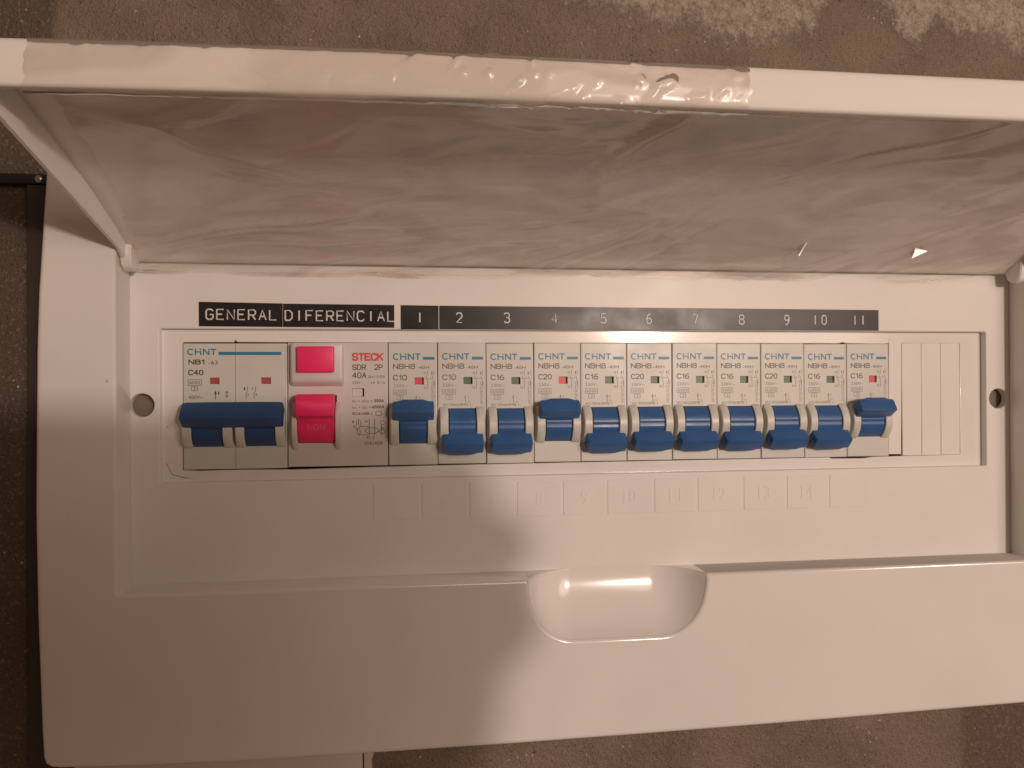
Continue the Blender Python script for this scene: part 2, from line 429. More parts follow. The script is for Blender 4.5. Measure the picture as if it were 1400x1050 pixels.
# blanking strips left in the plate, scored apart; the first is the torn stub beside the last breaker
def strip(x0, x1, z0=-22.55, z1=22.75, yf=1.05, tilt=0.0):
    bm = bmesh.new(); plate(bm, rect(x0, x1, z0, z1), [], yf, 1.8, 0.22, 2)
    if tilt: bmesh.ops.rotate(bm, cent=((x0 + x1) / 2, yf, 22), matrix=Matrix.Rotation(tilt, 3, 'Y'), verts=bm.verts)
    return bpart('blanking_strip', bm, MT['cover'])
s0 = strip(270.7, 276.1, -21.9, 24.6, 0.75, 0.010); s0['label'] = 'torn stub of a strip beside the last breaker'
strip(276.5, 284.85); strip(285.0, 293.3); strip(293.45, 301.75)

# embossed number tiles under the window
def seven(ch): return ch
tiles = [(5, 66.5, 83.2), (6, 84.0, 100.6), (7, 101.5, 118.2), (8, 119.2, 135.8), (9, 136.7, 152.8), (10, 153.7, 171.0), (11, 172.1, 188.3),
         (12, 189.3, 206.6), (13, 207.8, 224.5), (14, 225.6, 242.0), (15, 243.2, 259.8)]
for k, x0, x1 in tiles:
    bm = bmesh.new(); plate(bm, rrect(x0, x1, -42.2, -29.3, 0.5, 3), [], -2.19, 0.19, 0.13, 2)
    t = bpart('number_tile', bm, MT['cover'])
    if 5 <= k <= 14:
        bm = bmesh.new(); c = (x0 + x1) / 2; w = 1.25 if k < 10 else 2.4
        text(bm, str(k), c - w, c + w, -35.6, 5.0, -2.32)
        r = bmesh.ops.extrude_face_region(bm, geom=bm.faces[:])
        bmesh.ops.translate(bm, vec=(0, 0.15, 0), verts=[v for v in r['geom'] if isinstance(v, bmesh.types.BMVert)])
        bmesh.ops.translate(bm, vec=-BO, verts=bm.verts)
        link('embossed_number', mesh(bm, 'embossed_number', MT['cover']), t)

# ---------------------------------------------------------------- lid (swung up), a tray with a front lip and side cheeks
def lid_dz(x): return -1.9 * max(0.0, (105 - x) / 120) ** 1.3 + 0.4 * max(0.0, min(1.0, (x - 105) / 140))
def lid_pt(x, y, z):
    t = max(0.0, min(1.0, (-y - 4) / 98)); return (x, y, z + lid_dz(x) * t)
LIDX0, LIDX1 = -16.4, 320.9
prof = [(-3.2, 50.6), (-4.6, 50.2), (-6.4, 50.8), (-7.4, 52.0), (-9.5, 53.0), (-20, 58.2), (-40, 66.2), (-60, 72.8), (-80, 78.6), (-99.4, 83.9), (-100.1, 83.2), (-100.3, 75.9), (-100.8, 75.1), (-102.0, 75.1), (-102.6, 75.4), (-102.85, 76.0), (-102.95, 79.5),
        (-102.95, 84.2), (-102.75, 85.2), (-102.1, 85.85), (-101.2, 86.0), (-99.0, 86.0), (-80, 82.0), (-60, 77.0), (-40, 71.0), (-20, 63.4), (-10, 58.4), (-5, 56.8), (-3.2, 55.5)]
def under_z(y):
    u = [(-9.5, 53.0), (-20, 58.2), (-40, 66.2), (-60, 72.8), (-80, 78.6), (-99.4, 83.9), (-101, 84.1)]
    for (ya, za), (yb, zb) in zip(u, u[1:]):
        if y >= yb: return za + (zb - za) * (y - ya) / (yb - ya)
    return 84.1
bm = bmesh.new()
nx = 60
loft(bm, [[lid_pt(LIDX0 + (LIDX1 - LIDX0) * i / nx, y, z) for y, z in prof] for i in range(nx + 1)])
lid = bpart('lid', bm, MT['lid'], smooth=False)
def lid_part(name, bm, material, smooth=True):
    bmesh.ops.translate(bm, vec=-BO, verts=bm.verts)
    return link(name, mesh(bm, name, material, smooth), lid)
for xa, xb in ((LIDX0, LIDX0 + 2.0), (LIDX1 - 2.0, LIDX1)):
    bm = bmesh.new(); rings = []
    for i in range(16):
        t = i / 15; y = -10.5 - 90.5 * t; zl = 52.0 + 0.2600 * (-14.5 - y) if y < -14.5 else 52.0 - (y + 14.5) * 0.9
        zt = under_z(y) + 0.7
        rings.append([lid_pt(x, y, z) for x, z in ((xa + .5, zl), (xb - .5, zl), (xb, zl + .5), (xb, zt), (xa, zt), (xa, zl + .5))])
    loft(bm, rings); lid_part('cheek', bm, MT['lid'])
    bm = bmesh.new()   # hinge ear: a rounded tongue reaching down into the recess
    tongue = [(-12.5, 58), (-13.5, 52), (-12.8, 48.4), (-11, 46.4), (-8.4, 46.0), (-6, 47.6), (-4.6, 51), (-4.2, 58)]
    s = 1 if xa < 0 else -1; e0, e1 = (xa + .1, xa + 3.6) if s > 0 else (xb - 3.6, xb - .1)
    loft(bm, [[(e0, y, z) for y, z in tongue], [(e1, y, z) for y, z in tongue]], smooth=False)
    bmesh.ops.bevel(bm, geom=bm.edges[:], offset=0.35, segments=2, affect='EDGES')
    lid_part('hinge_ear', bm, MT['lid'])

# ---------------------------------------------------------------- protective film still clinging to the lid
def ridge(p): return 1 - abs(noise.noise(p) * 1.7)
film_path = [(-100.8, 86.35), (-102.2, 86.05), (-103.1, 84.8), (-103.5, 80), (-103.2, 76.2), (-102.4, 74.6), (-101, 74.0), (-97.5, 76.4), (-91, 80.6), (-80, 77.6), (-60, 71.8), (-40, 65.2), (-20, 57.2), (-12, 53.0), (-9.0, 51.0), (-7.0, 49.6), (-5.9, 48.9), (-5.0, 47.8), (-5.1, 46.7), (-6.2, 46.2), (-7.2, 47.2), (-7.7, 49.0), (-8.6, 50.2)]
acc = [0.0]
for a, c in zip(film_path, film_path[1:]): acc.append(acc[-1] + math.hypot(c[0] - a[0], c[1] - a[1]))
def fpath(d):
    for i in range(len(acc) - 1):
        if d <= acc[i + 1] or i == len(acc) - 2:
            t = (d - acc[i]) / (acc[i + 1] - acc[i]); a, c = film_path[i], film_path[i + 1]
            n = Vector((-(c[1] - a[1]), c[0] - a[0])).normalized()
            return a[0] + (c[0] - a[0]) * t, a[1] + (c[1] - a[1]) * t, n
FT = acc[-1]
def film_left(d):     # ragged left border of the film along its length
    k = d / FT
    return -3.5 - 2.5 * min(1, k * 4) - 8.5 * max(0, (k - .55) / .45) ** 1.5 + 1.3 * noise.noise((d * 0.10, 3, 1)) + 0.8 * noise.noise((d * 0.4, 5, 1))
def film_right(d):
    k = d / FT
    return 160.5 + 4 * noise.noise((d * .4, 9, 2)) + 4 if k < 0.13 else 160.5 + 158 * min(1, (k - 0.13) / 0.10) ** 0.6
def film_end(x):      # how far the torn hem hangs below the hinge
    return FT - 5.6 + 5.0 * noise.noise((x * 0.035, 0.3, 7)) + 1.2 * noise.noise((x * 0.16, 2.2, 4)) - 1.8 * max(0, (x - 120) / 200) + 3.2 * max(0, 1 - abs((x - 58) / 52)) ** .6
def node(i, j, s_): return noise.cell((i * 3.17 + .5, j * 5.31 + .5, s_ + .5)) - 0.3
def crumple(u, v, s_):      # flat facets between random heights on a triangle lattice
    i, j = math.floor(u), math.floor(v); fu, fv = u - i, v - j
    if fu + fv < 1: return node(i, j, s_) * (1 - fu - fv) + node(i + 1, j, s_) * fu + node(i, j + 1, s_) * fv
    return node(i + 1, j + 1, s_) * (fu + fv - 1) + node(i + 1, j, s_) * (1 - fv) + node(i, j + 1, s_) * (1 - fu)
bm = bmesh.new(); NU, NV = 330, 150; rows = []
for j in range(NV + 1):
    row = []
    for i in range(NU + 1):
        d0 = FT * (j / NV)
        xa, xb = film_left(d0), film_right(d0); x = xa + (xb - xa) * i / NU
        d = film_end(x) * (j / NV); y, z, n = fpath(d)
        k = d / FT
        under = min(1, max(0, (k - 0.20) / 0.08))
        dh = (1 - k) * FT                                     # distance up from the hinge
        mixr = 1 / (1 + math.exp(-(x - 110) / 22))
        wx_ = x + 9 * noise.noise((x * .02, dh * .03, 11)); wd = dh + 7 * noise.noise((x * .02, dh * .03, 21))
        pa, sa_ = -0.55 * wx_ + 0.83 * wd, 0.83 * wx_ + 0.55 * wd
        pb, sb = -0.16 * wx_ + 0.98 * wd, 0.98 * wx_ + 0.16 * wd
        fa = max(0, ridge((pa * .024, sa_ * .007, 1.7))) ** 6 * 2.7 + max(0, ridge((pa * .07, sa_ * .012, 5.1))) ** 6 * 0.75
        fb = max(0, ridge((pb * .026, sb * .009, 3.3))) ** 6 * 2.5 + max(0, ridge((pb * .08, sb * .016, 8.4))) ** 6 * 0.7
        h = (fa * mixr + fb * (1 - mixr)) * under * (0.35 + 0.65 * min(1, dh / 12)) + 0.06 * noise.noise((x * .15, k * 25, 2)) * under
        if under < 1:   # film drawn over the front lip: crumpled where it ends and at a few pinches
            c = 0.42
            for cx, wd_, am in ((143, 18, 1.55), (106, 8, 1.6), (92, 5, .8), (120, 6, .5), (78, 5, 0.8), (62, 3, .6), (12, 3, 0.6), (131, 8, .7), (100, 12, .4)):
                c += am * math.exp(-((x - cx) / wd_) ** 2)
            facet = 0.66 * crumple(x / 4.6 + d * .05, d / 3.4, 0) + 0.26 * crumple(x / 1.9, d / 1.6 + x * .1, 9)
            h += (1 - under) * (0.25 + c * max(-.2, facet))
        h += 0.3 * math.exp(-((k - 1) / .03) ** 2) * noise.noise((x * .3, 1, 1))
        nn = n if n.y < 0 or True else -n
        # keep the wrinkles on the outside of the lid
        h = max(h, 0.0); y2, z2 = y - n.x * h, z - n.y * h
        row.append(bm.verts.new(lid_pt(x, y2, z2)))
    rows.append(row)
for j, (a, c) in enumerate(zip(rows, rows[1:])):
    for i in range(NU):
        f = bm.faces.new((a[i], a[i + 1], c[i + 1], c[i])); f.smooth = True; f.material_index = 1 if j < NV * .135 else 0
fo = link('protective_film', mesh(bm, 'protective_film', MT['film'])); fo.data.materials.append(MT['film_tight'])
for cx, cy, cz, pts in ((223, -20.0, 56.0, ((-1.6, -2.2), (-1.2, -2.5), (1.6, 2.3), (1.3, 2.5))), (269.5, -19.5, 55.6, ((-2.6, -2.2), (3.2, .5), (-1.2, 1.9), (-1.6, .2)))):
    c = Vector((cx, cy, cz)); n = ((C_ / MM - c).normalized() + (LAMP / MM - c).normalized()).normalized()
    u = Vector((0, 0, 1)).cross(n).normalized(); v = n.cross(u)
    bm = bmesh.new(); vs_ = [bm.verts.new(c + u * a_ + v * b_) for a_, b_ in pts]; back = [bm.verts.new(c + u * a_ * .8 + v * (b_ + .8) + Vector((0, 1.5, 1.2))) for a_, b_ in pts]
    bm.faces.new(vs_)
    for i in range(4): bm.faces.new((vs_[i], vs_[(i + 1) % 4], back[(i + 1) % 4], back[i]))
    link('fold', mesh(bm, 'fold', MT['film_tight']), fo)
fo['label'] = 'clear wrinkled plastic film clinging to the underside and lip of the raised lid'; fo['category'] = 'plastic film'

# ---------------------------------------------------------------- circuit breakers
AX_Y, AX_Z, BR = 3.7, -8.2, 7.2
def lever_rings(x_list, ang, bulge, r_in, r_out, t_in, t_out):
    """bar of a toggle, section in (radial, tangential) swung to angle ang about the axis"""
    out = []
    for x, k in x_list:
        ti, to = -t_in + (1 - k) * 0.7, t_out + bulge * k - (1 - k) * 0.9; ro = r_out - (1 - k) * 0.8
        sec = []
        for (r, t) in ((r_in, ti), (ro - .6, ti), (ro - .15, ti + .15), (ro, ti + .6), (ro, to - .9), (ro - .25, to - .3), (ro - .9, to), (r_in, to)):
            a = math.copysign(1, ang)
            oy, oz = math.cos(ang), math.sin(ang); ty, tz = -math.sin(ang) * a, math.cos(ang) * a
            sec.append((x, AX_Y - (oy * r + ty * t), AX_Z + oz * r + tz * t))
        out.append(sec)
    return out
def barrel(bm, x0, x1):
    ring_ = []
    for a in list(range(-78, -1, 6)) + [-1.2, 1.2] + list(range(6, 79, 6)):
        r = BR - (0.28 if abs(a) < 2 else 0)
        ring_.append((AX_Y - r * math.cos(math.radians(a)), AX_Z + r * math.sin(math.radians(a))))
    ring_.append((AX_Y + 4, AX_Z + 4)); ring_.append((AX_Y + 4, AX_Z - 4))
    loft(bm, [[(x, y, z) for y, z in ring_] for x in (x0, x1)], smooth=False)
def toggle_mesh(on, name='toggle'):
    bm = bmesh.new(); barrel(bm, -4.75, 4.75)
    xl = [(-7.5, .25), (-7.2, .62), (-5.4, .72), (-3.4, 1), (3.4, 1), (5.4, .72), (7.2, .62), (7.5, .25)]
    loft(bm, lever_rings(xl, math.radians(34 if on else -43), 1.0, 6.2, 12.7, 2.7, 2.5))
    return mesh(bm, name, MT['blue'], smooth=True)
def cheek_mesh(x0, x1, z0=-15.2, z1=-1.2, h=4.0):
    bm = bmesh.new(); ring_ = []
    c = (z0 + z1) / 2; hc = (z1 - z0) / 2; R = (hc * hc + h * h) / (2 * h); a0 = math.asin(hc / R)
    for i in range(15):
        a = -a0 + 2 * a0 * i / 14
        ring_.append((-(R * math.cos(a) - (R - h)), c + R * math.sin(a)))
    ring_.append((1.0, z1)); ring_.append((1.0, z0))
    e = 0.25
    rr = [[(x0, min(y + e, 1), z) for y, z in ring_], [(x0 + e, y, z) for y, z in ring_], [(x1 - e, y, z) for y, z in ring_], [(x1, min(y + e, 1), z) for y, z in ring_]]
    loft(bm, rr)
    return mesh(bm, 'cheek', MT['housing'], smooth=True)
def housing_mesh(w, slots, windows, material, name='housing', seams=()):
    bm = bmesh.new()
    plate(bm, rect(-w / 2 + .11, w / 2 - .11, -22.45, 22.45), slots + windows, 0, 30, 0.3, 3, hole_bev=0.15)
    return mesh(bm, name, material)

G = {'G': [[(1, .82), (.8, 1), (.2, 1), (0, .8), (0, .2), (.2, 0), (.8, 0), (1, .2), (1, .48), (.55, .48)]], 'E': [[(1, 1), (0, 1), (0, 0), (1, 0)], [(0, .52), (.8, .52)]],
     'N': [[(0, 0), (0, 1), (1, 0), (1, 1)]], 'R': [[(0, 0), (0, 1), (.8, 1), (1, .85), (1, .62), (.8, .48), (0, .48)], [(.5, .48), (1, 0)]], 'A': [[(0, 0), (.5, 1), (1, 0)], [(.2, .36), (.8, .36)]],
     'L': [[(0, 1), (0, 0), (1, 0)]], 'D': [[(0, 0), (0, 1), (.65, 1), (1, .75), (1, .25), (.65, 0), (0, 0)]], 'I': [[(.5, 0), (.5, 1)]], 'F': [[(0, 0), (0, 1), (1, 1)], [(0, .52), (.8, .52)]],
     'C': [[(1, .8), (.8, 1), (.25, 1), (0, .78), (0, .22), (.25, 0), (.8, 0), (1, .2)]], '1': [[(.5, 0), (.5, 1)]], '0': [[(.3, 0), (.05, .2), (.05, .8), (.3, 1), (.7, 1), (.95, .8), (.95, .2), (.7, 0), (.3, 0)]],
     '2': [[(0, .8), (.2, 1), (.8, 1), (1, .8), (1, .6), (0, 0), (1, 0)]], '3': [[(0, .85), (.2, 1), (.8, 1), (1, .8), (.8, .54), (.4, .54)], [(.8, .54), (1, .3), (1, .18), (.8, 0), (.2, 0), (0, .15)]],
     '4': [[(.75, 0), (.75, 1), (0, .3), (1, .3)]], '5': [[(1, 1), (.1, 1), (.05, .56), (.75, .6), (1, .4), (1, .2), (.8, 0), (.2, 0), (0, .15)]],
     '6': [[(.85, 1), (.4, 1), (.05, .6), (.05, .2), (.25, 0), (.75, 0), (.95, .2), (.95, .4), (.75, .56), (.1, .5)]], '7': [[(0, 1), (1, 1), (.4, 0)]],
     '8': [[(.25, .54), (.05, .72), (.1, .92), (.3, 1), (.7, 1), (.9, .92), (.95, .72), (.75, .54), (.25, .54), (0, .34), (0, .15), (.2, 0), (.8, 0), (1, .15), (1, .34), (.75, .54)]],
     '9': [[(.15, 0), (.6, 0), (.95, .4), (.95, .8), (.75, 1), (.25, 1), (.05, .8), (.05, .6), (.25, .44), (.9, .5)]]}
GP = {'1': [[(.25, .78), (.95, 1), (.95, 0)]], 'B': [[(0, .53), (.75, .53), (.95, .72), (.95, .84), (.75, 1), (0, 1), (0, 0), (.8, 0), (1, .16), (1, .36), (.75, .53)]], 'H': [[(0, 0), (0, 1)], [(1, 0), (1, 1)], [(0, .52), (1, .52)]],
      'S': [[(1, .8), (.8, 1), (.2, 1), (0, .82), (0, .68), (.2, .54), (.8, .46), (1, .32), (1, .16), (.8, 0), (.2, 0), (0, .2)]], 'P': [[(0, 0), (0, 1), (.8, 1), (1, .84), (1, .62), (.8, .46), (0, .46)]],
      'T': [[(0, 1), (1, 1)], [(.5, 1), (.5, 0)]], 'K': [[(0, 0), (0, 1)], [(1, 1), (0, .38)], [(.35, .62), (1, 0)]], '-': [[(.1, .45), (.9, .45)]]}
def stroke_text(bm, s, x0, x1, zc, h, t=0.27, y=-0.03):
    """plain grotesque capitals and figures as thin flat strokes"""
    wid = [0.42 if c in '1I' else (0.5 if c == ' ' else 1.0) for c in s]; gap = 0.34
    u = (x1 - x0) / (sum(wid) + gap * (len(s) - 1)); x = x0
    for c, w in zip(s, wid):
        for st in GP.get(c) or G.get(c, []):
            for p, q in zip(st, st[1:]):
                a = Vector((x + p[0] * w * u, zc + (p[1] - .5) * (h - t))); b_ = Vector((x + q[0] * w * u, zc + (q[1] - .5) * (h - t)))
                d = (b_ - a).normalized() * t * 0.42
                line(bm, *(a - d), *(b_ + d), t, y)
        x += (w + gap) * u

# shared print of the single-module breakers (x measured from the module's left edge)
def X(v): return v - 9.0
bm = bmesh.new(); logo_text(bm, X(1.75), X(11.8), 17.4, 2.35); bar(bm, X(12.7), X(16.9), 16.25, 17.3); LOGO1 = mesh(bm, 'logo', MT['logo'])
bm = bmesh.new()
stroke_text(bm, 'NBH8', X(1.9), X(9.7), 13.8, 1.95, .28); text(bm, '-40H', X(10.5), X(14.9), 13.4, 1.15)
PRINT1 = mesh(bm, 'print', MT['print'])
bm = bmesh.new()
text(bm, '230V~', X(1.8), X(7.0), 6.7, 1.2)
frame_box(bm, X(1.8), X(6.6), 3.4, 5.2); text(bm, '6000', X(2.3), X(6.1), 4.3, 1.1); frame_box(bm, X(3.1), X(5.3), 1.5, 3.1); text(bm, '3', X(3.9), X(4.6), 2.3, 1.0)
text(bm, 'IEC/EN60898-1', X(1.9), X(12.2), -0.55, 1.0, y=-0.05)
line(bm, X(10.3), -0.1, X(10.3), 3.0, .2); line(bm, X(9.8), 1.9, X(10.3), 3.0, .2); text(bm, 'I', X(11.2), X(11.4), 2.2, .9); text(bm, 'O', X(11.1), X(11.9), 0.5, .8)
text(bm, 'CHINT ELECTRIC', X(16.3), 5.6, 2.4, 1.0, vertical=True)
text(bm, 'N', X(13.0), X(13.8), 11.3, 1.0); text(bm, '1', X(15.7), X(16.1), 11.3, 1.0); text(bm, 'N', X(13.0), X(13.8), 5.9, 1.0); text(bm, '2', X(15.5), X(16.2), 5.9, 1.0)
for xx in (14.4, 16.7):
    line(bm, X(xx), 10.6, X(xx), 12.3, .17); line(bm, X(xx), 5.4, X(xx), 8.2, .17); line(bm, X(xx), 8.2, X(xx) - .7, 10.2, .17)
line(bm, X(13.6), 9.2, X(16.0), 9.2, .14); ring(bm, X(16.4), 7.4, .55)
FINE1 = mesh(bm, 'fine_print', MT['fine_print'])
def rating_mesh(s):
    bm = bmesh.new(); stroke_text(bm, s, X(1.9), X(6.7), 9.7, 2.0, .28); return mesh(bm, 'rating', MT['print'])
RAT = {s: rating_mesh(s) for s in ('C10', 'C16', 'C20')}
HOUS1 = housing_mesh(18, [rect(-5.15, 5.15, -14.6, -1.9)], [rect(.55, 3.9, 7.1, 9.7)], MT['housing'])
CHK = [cheek_mesh(-8.25, -5.2), cheek_mesh(5.2, 8.25)]
TOG = {True: toggle_mesh(True), False: toggle_mesh(False)}
def flag_mesh(material, x0, x1, z0, z1):
    bm = bmesh.new(); box(bm, x0, x1, 0.7, 2.5, z0, z1, 0.1, 1); return mesh(bm, 'indicator_flag', material)
FLAG = {True: flag_mesh(MT['flag_red'], .56, 3.45, 7.12, 9.68), False: flag_mesh(MT['flag_green'], .56, 3.45, 7.12, 9.68)}

NB = [('C10', True), ('C10', False), ('C16', False), ('C20', True), ('C16', False), ('C20', False), ('C16', False), ('C16', False), ('C20', False), ('C16', False), ('C16', True)]
for i, (r, on) in enumerate(NB):
    n = i + 1
    lab = 'slim white breaker rated %s with blue toggle %s, red flag' % (r, 'up') if on else 'slim white breaker rated %s with blue toggle down, green flag' % r
    lab += ', under the tape numeral %s' % 'one two three four five six seven eight nine ten eleven'.split()[i]
    t = thing('circuit_breaker', lab, 'circuit breaker', (72 + 18 * i + 9 + random.uniform(-.05, .05), random.uniform(-.12, .12), (-.25 if i == 0 else .0) * 0 + random.uniform(-.12, .12)), 'slim single-pole circuit breakers in the row')
    t.rotation_euler[1] = random.uniform(-.0025, .0025)
    link('housing', HOUS1, t); link('cheek', CHK[0], t); link('cheek', CHK[1], t)
    tg = link('toggle', TOG[on], t); ra = math.radians(random.uniform(-2.2, 2.2)); pv = Vector((0, AX_Y, AX_Z)) * MM
    tg.rotation_euler[0] = ra; tg.location = pv - Matrix.Rotation(ra, 3, 'X') @ pv; link('indicator_flag', FLAG[on], t)
    link('logo', LOGO1, t); link('print', PRINT1, t); link('fine_print', FINE1, t); link('rating', RAT[r], t)

# two-pole main breaker
def X(v): return v - 18.0
t = thing('main_circuit_breaker', 'wide two-pole main breaker rated C40 with one long navy toggle bar', 'circuit breaker', (18, 0, -0.3))
link('housing', housing_mesh(36, [rect(X(3.7), X(14.1), -14.4, -1.9), rect(X(21.7), X(32.1), -14.4, -1.9)], [rect(X(9.1), X(12.4), 7.9, 10.2), rect(X(26.8), X(30.2), 7.9, 10.2)], MT['housing']), t)
for a, b in ((0.5, 3.6), (14.2, 17.5), (18.5, 21.6), (32.2, 35.5)):
    link('cheek', cheek_mesh(X(a), X(b), -14.9, -1.0), t)
bm = bmesh.new(); barrel(bm, X(4.0), X(13.8)); barrel(bm, X(22.0), X(31.8))
loft(bm, lever_rings([(X(0.7), .3), (X(1.0), .75), (X(2.4), .95), (X(10), 1), (X(26), 1), (X(33.6), .95), (X(34.9), .85), (X(35.2), .4)], math.radians(36), 0.5, 6.2, 12.6, 3.9, 2.9))
link('toggle', mesh(bm, 'toggle', MT['navy'], smooth=True), t)
for a, b in ((9.15, 12.1), (26.85, 29.9)): link('indicator_flag', flag_mesh(MT['flag_dull'], X(a), X(b), 7.95, 10.15), t)
bm = bmesh.new(); bar(bm, X(18) - .07, X(18) + .07, -22, 22, y=-0.012); link('pole_seam', mesh(bm, 'pole_seam', MT['print']), t) if False else bm.free()
bm = bmesh.new(); logo_text(bm, X(1.6), X(11.4), 19.4, 2.2); bar(bm, X(12.2), X(33.9), 18.3, 19.4); link('logo', mesh(bm, 'logo', MT['logo']), t)
bm = bmesh.new()
stroke_text(bm, 'NB1', X(2.1), X(7.2), 15.8, 1.8, .36); text(bm, '-63', X(8.7), X(11.9), 15.6, 1.35)
text(bm, '400V~', X(1.9), X(6.8), 3.3, 1.2)
line(bm, X(11.1), 2.4, X(11.1), 5.4, .22); line(bm, X(10.75), 4.3, X(11.1), 5.4, .2); line(bm, X(11.45), 4.3, X(11.1), 5.4, .2); text(bm, '1', X(12.0), X(12.4), 4.7, 1.1)
text(bm, '8', X(14.5), X(15.4), 4.9, 1.0); text(bm, '8', X(14.5), X(15.4), 3.6, 1.0)
for xx, a, b in ((21.6, '1', '2'), (24.4, '3', '4')):
    text(bm, a, X(xx - .8), X(xx - .3), 6.2, 1.0); text(bm, b, X(xx + .3), X(xx + .95), 4.1, .9)
    line(bm, X(xx + .5), 5.6, X(xx + .5), 7.0, .17); line(bm, X(xx - .1), 4.4, X(xx + .5), 5.6, .17); line(bm, X(xx), 2.6, X(xx), 4.4, .17)
link('print', mesh(bm, 'print', MT['dark_print']), t)
bm = bmesh.new(); stroke_text(bm, 'C40', X(2.0), X(6.9), 12.1, 1.95, .33); link('rating', mesh(bm, 'rating', MT['dark_print']), t)
bm = bmesh.new(); frame_box(bm, X(1.8), X(6.3), 7.5, 9.5); text(bm, '6000', X(2.3), X(5.8), 8.5, 1.2); frame_box(bm, X(2.9), X(5.0), 5.6, 7.1); text(bm, '3', X(3.6), X(4.3), 6.35, 1.0)
link('fine_print', mesh(bm, 'fine_print', MT['print']), t)
bm = bmesh.new(); box(bm, -.09, .09, -.02, .3, -22.2, 22.2); link('pole_seam', mesh(bm, 'pole_seam', MT['fine_print']), t)

# residual-current breaker
def X(v): return v - 18.0
t = thing('residual_current_breaker', 'pinkish-grey breaker with pink-red test button above a pink-red lever', 'circuit breaker', (54, 0, 0))
link('housing', housing_mesh(35.8, [rect(X(3.4), X(17.4), -13.9, 3.4)], [rect(X(22.9), X(27.2), 2.8, 5.8)], MT['rcd']), t)
bm = bmesh.new()
loft(bm, [[(X(x), y, z) for x, z in rrect(x0, x1, z0, z1, r, 4)] for (x0, x1, z0, z1, r, y) in
          ((0.9, 20.1, 6.6, 22.3, 1.0, 0.05), (1.6, 19.9, 7.8, 22.3, 1.0, -2.6), (1.9, 19.7, 8.6, 22.2, 1.2, -3.2), (2.4, 19.2, 9.1, 21.8, 1.2, -3.4))])
bf = link('button_surround', mesh(bm, 'button_surround', MT['rcd'], smooth=True), t)
bm = bmesh.new(); text(bm, 'TEST', X(8.2), X(13.4), 9.95, .9, y=-3.43); link('print', mesh(bm, 'print', MT['rcd']), bf)
bm = bmesh.new(); box(bm, X(4.0), X(17.0), -5.3, -2.0, 11.6, 20.9, 0.55, 3); link('test_button', mesh(bm, 'test_button', MT['pink'], smooth=True), t)
bm = bmesh.new()
ring_ = []
lev = [(2, 3.4), (-4.6, 3.9), (-7.2, 3.6), (-8.6, 2.6), (-9.0, 1.2), (-8.6, -2.6), (-7.9, -3.8), (-5.2, -4.6), (-4.4, -5.4), (-3.9, -8), (-2.4, -11.2), (-.6, -13.6), (2, -13.7)]
loft(bm, [[(X(x), y + (.3 if k else 0), z) for y, z in lev] for x, k in ((3.95, 1), (4.25, 0), (16.6, 0), (16.9, 1))], smooth=False)
lv = link('lever', mesh(bm, 'lever', MT['pink'], smooth=True), t)
for a, b in ((1.9, 3.8), (17.1, 19.0)): 
    o = link('cheek', cheek_mesh(X(a), X(b), -16.4, 1.0, 4.2), t); o.data.materials.clear(); o.data.materials.append(MT['rcd'])
bm = bmesh.new(); text(bm, 'I-ON', X(7.6), X(13.6), -8.0, 2.3, y=0)
for v in bm.verts:
    z = v.co.z; v.co.y = (-3.9 + (-8 - z) * 0.47 if z < -8 else -3.9 - (z + 8) * 0.19) - 0.16
link('print', mesh(bm, 'print', mat('rubbed_pale_print', (0.80, 0.16, 0.24), .5)), lv)
bm = bmesh.new(); stroke_text(bm, 'STECK', X(23.2), X(33.9), 17.3, 2.9, .62); link('logo', mesh(bm, 'logo', MT['red_print']), t)
bm = bmesh.new()
stroke_text(bm, 'SDR', X(23.1), X(27.8), 13.5, 2.0, .27); stroke_text(bm, '2P', X(31.1), X(33.8), 13.5, 2.0, .27); stroke_text(bm, '40A', X(23.1), X(27.9), 10.6, 2.1, .28)
text(bm, 'I\u0394n= 0.03A', X(28.7), X(34.8), 10.1, 1.05); text(bm, '230V~', X(23), X(26.6), 7.9, 1.0); text(bm, 't\u2264 0.1s', X(29.6), X(34.7), 7.9, 1.0)
text(bm, 'Im = I\u0394m =', X(22.9), X(30.2), 1.2, .95); text(bm, '500A', X(30.8), X(34.4), 1.25, 1.2, bold=.02)
text(bm, 'Inc = I\u0394c =', X(22.9), X(29.8), -1.1, .95); text(bm, '6000A', X(30.1), X(34.5), -1.0, 1.2, bold=.02)
text(bm, 'IEC61008-1', X(22.9), X(30.0), -3.4, 1.0, bold=.01); frame_box(bm, X(31.4), X(33.4), -4.2, -2.6)
zt = lambda v: -5.4 - v
for xx in (25.2, 29.0, 30.9): line(bm, X(xx), zt(0), X(xx), zt(2.0), .2)
for xx in (29.0, 30.9): line(bm, X(xx), zt(2.0), X(xx), zt(5.9), .2)
line(bm, X(25.2), zt(2.8), X(29.0), zt(2.8), .18); line(bm, X(24.4), zt(0.6), X(24.4), zt(2.2), .18); line(bm, X(26), zt(0.4), X(26), zt(2.8), .18)
for a in range(0, 360, 20):
    c0, s0_, c1, s1 = math.cos(math.radians(a)), math.sin(math.radians(a)), math.cos(math.radians(a + 20)), math.sin(math.radians(a + 20))
    line(bm, X(30 + 2.4 * c0), zt(4.3 + 1.15 * s0_), X(30 + 2.4 * c1), zt(4.3 + 1.15 * s1), .17)
    line(bm, X(25.2 + .55 * c0), zt(4.5 + 1.2 * s0_), X(25.2 + .55 * c1), zt(4.5 + 1.2 * s1), .17)
ring(bm, X(33.8), zt(1.4), .75); ring(bm, X(33.6), zt(4.6), .9); ring(bm, X(33.6), zt(3.5), .5)
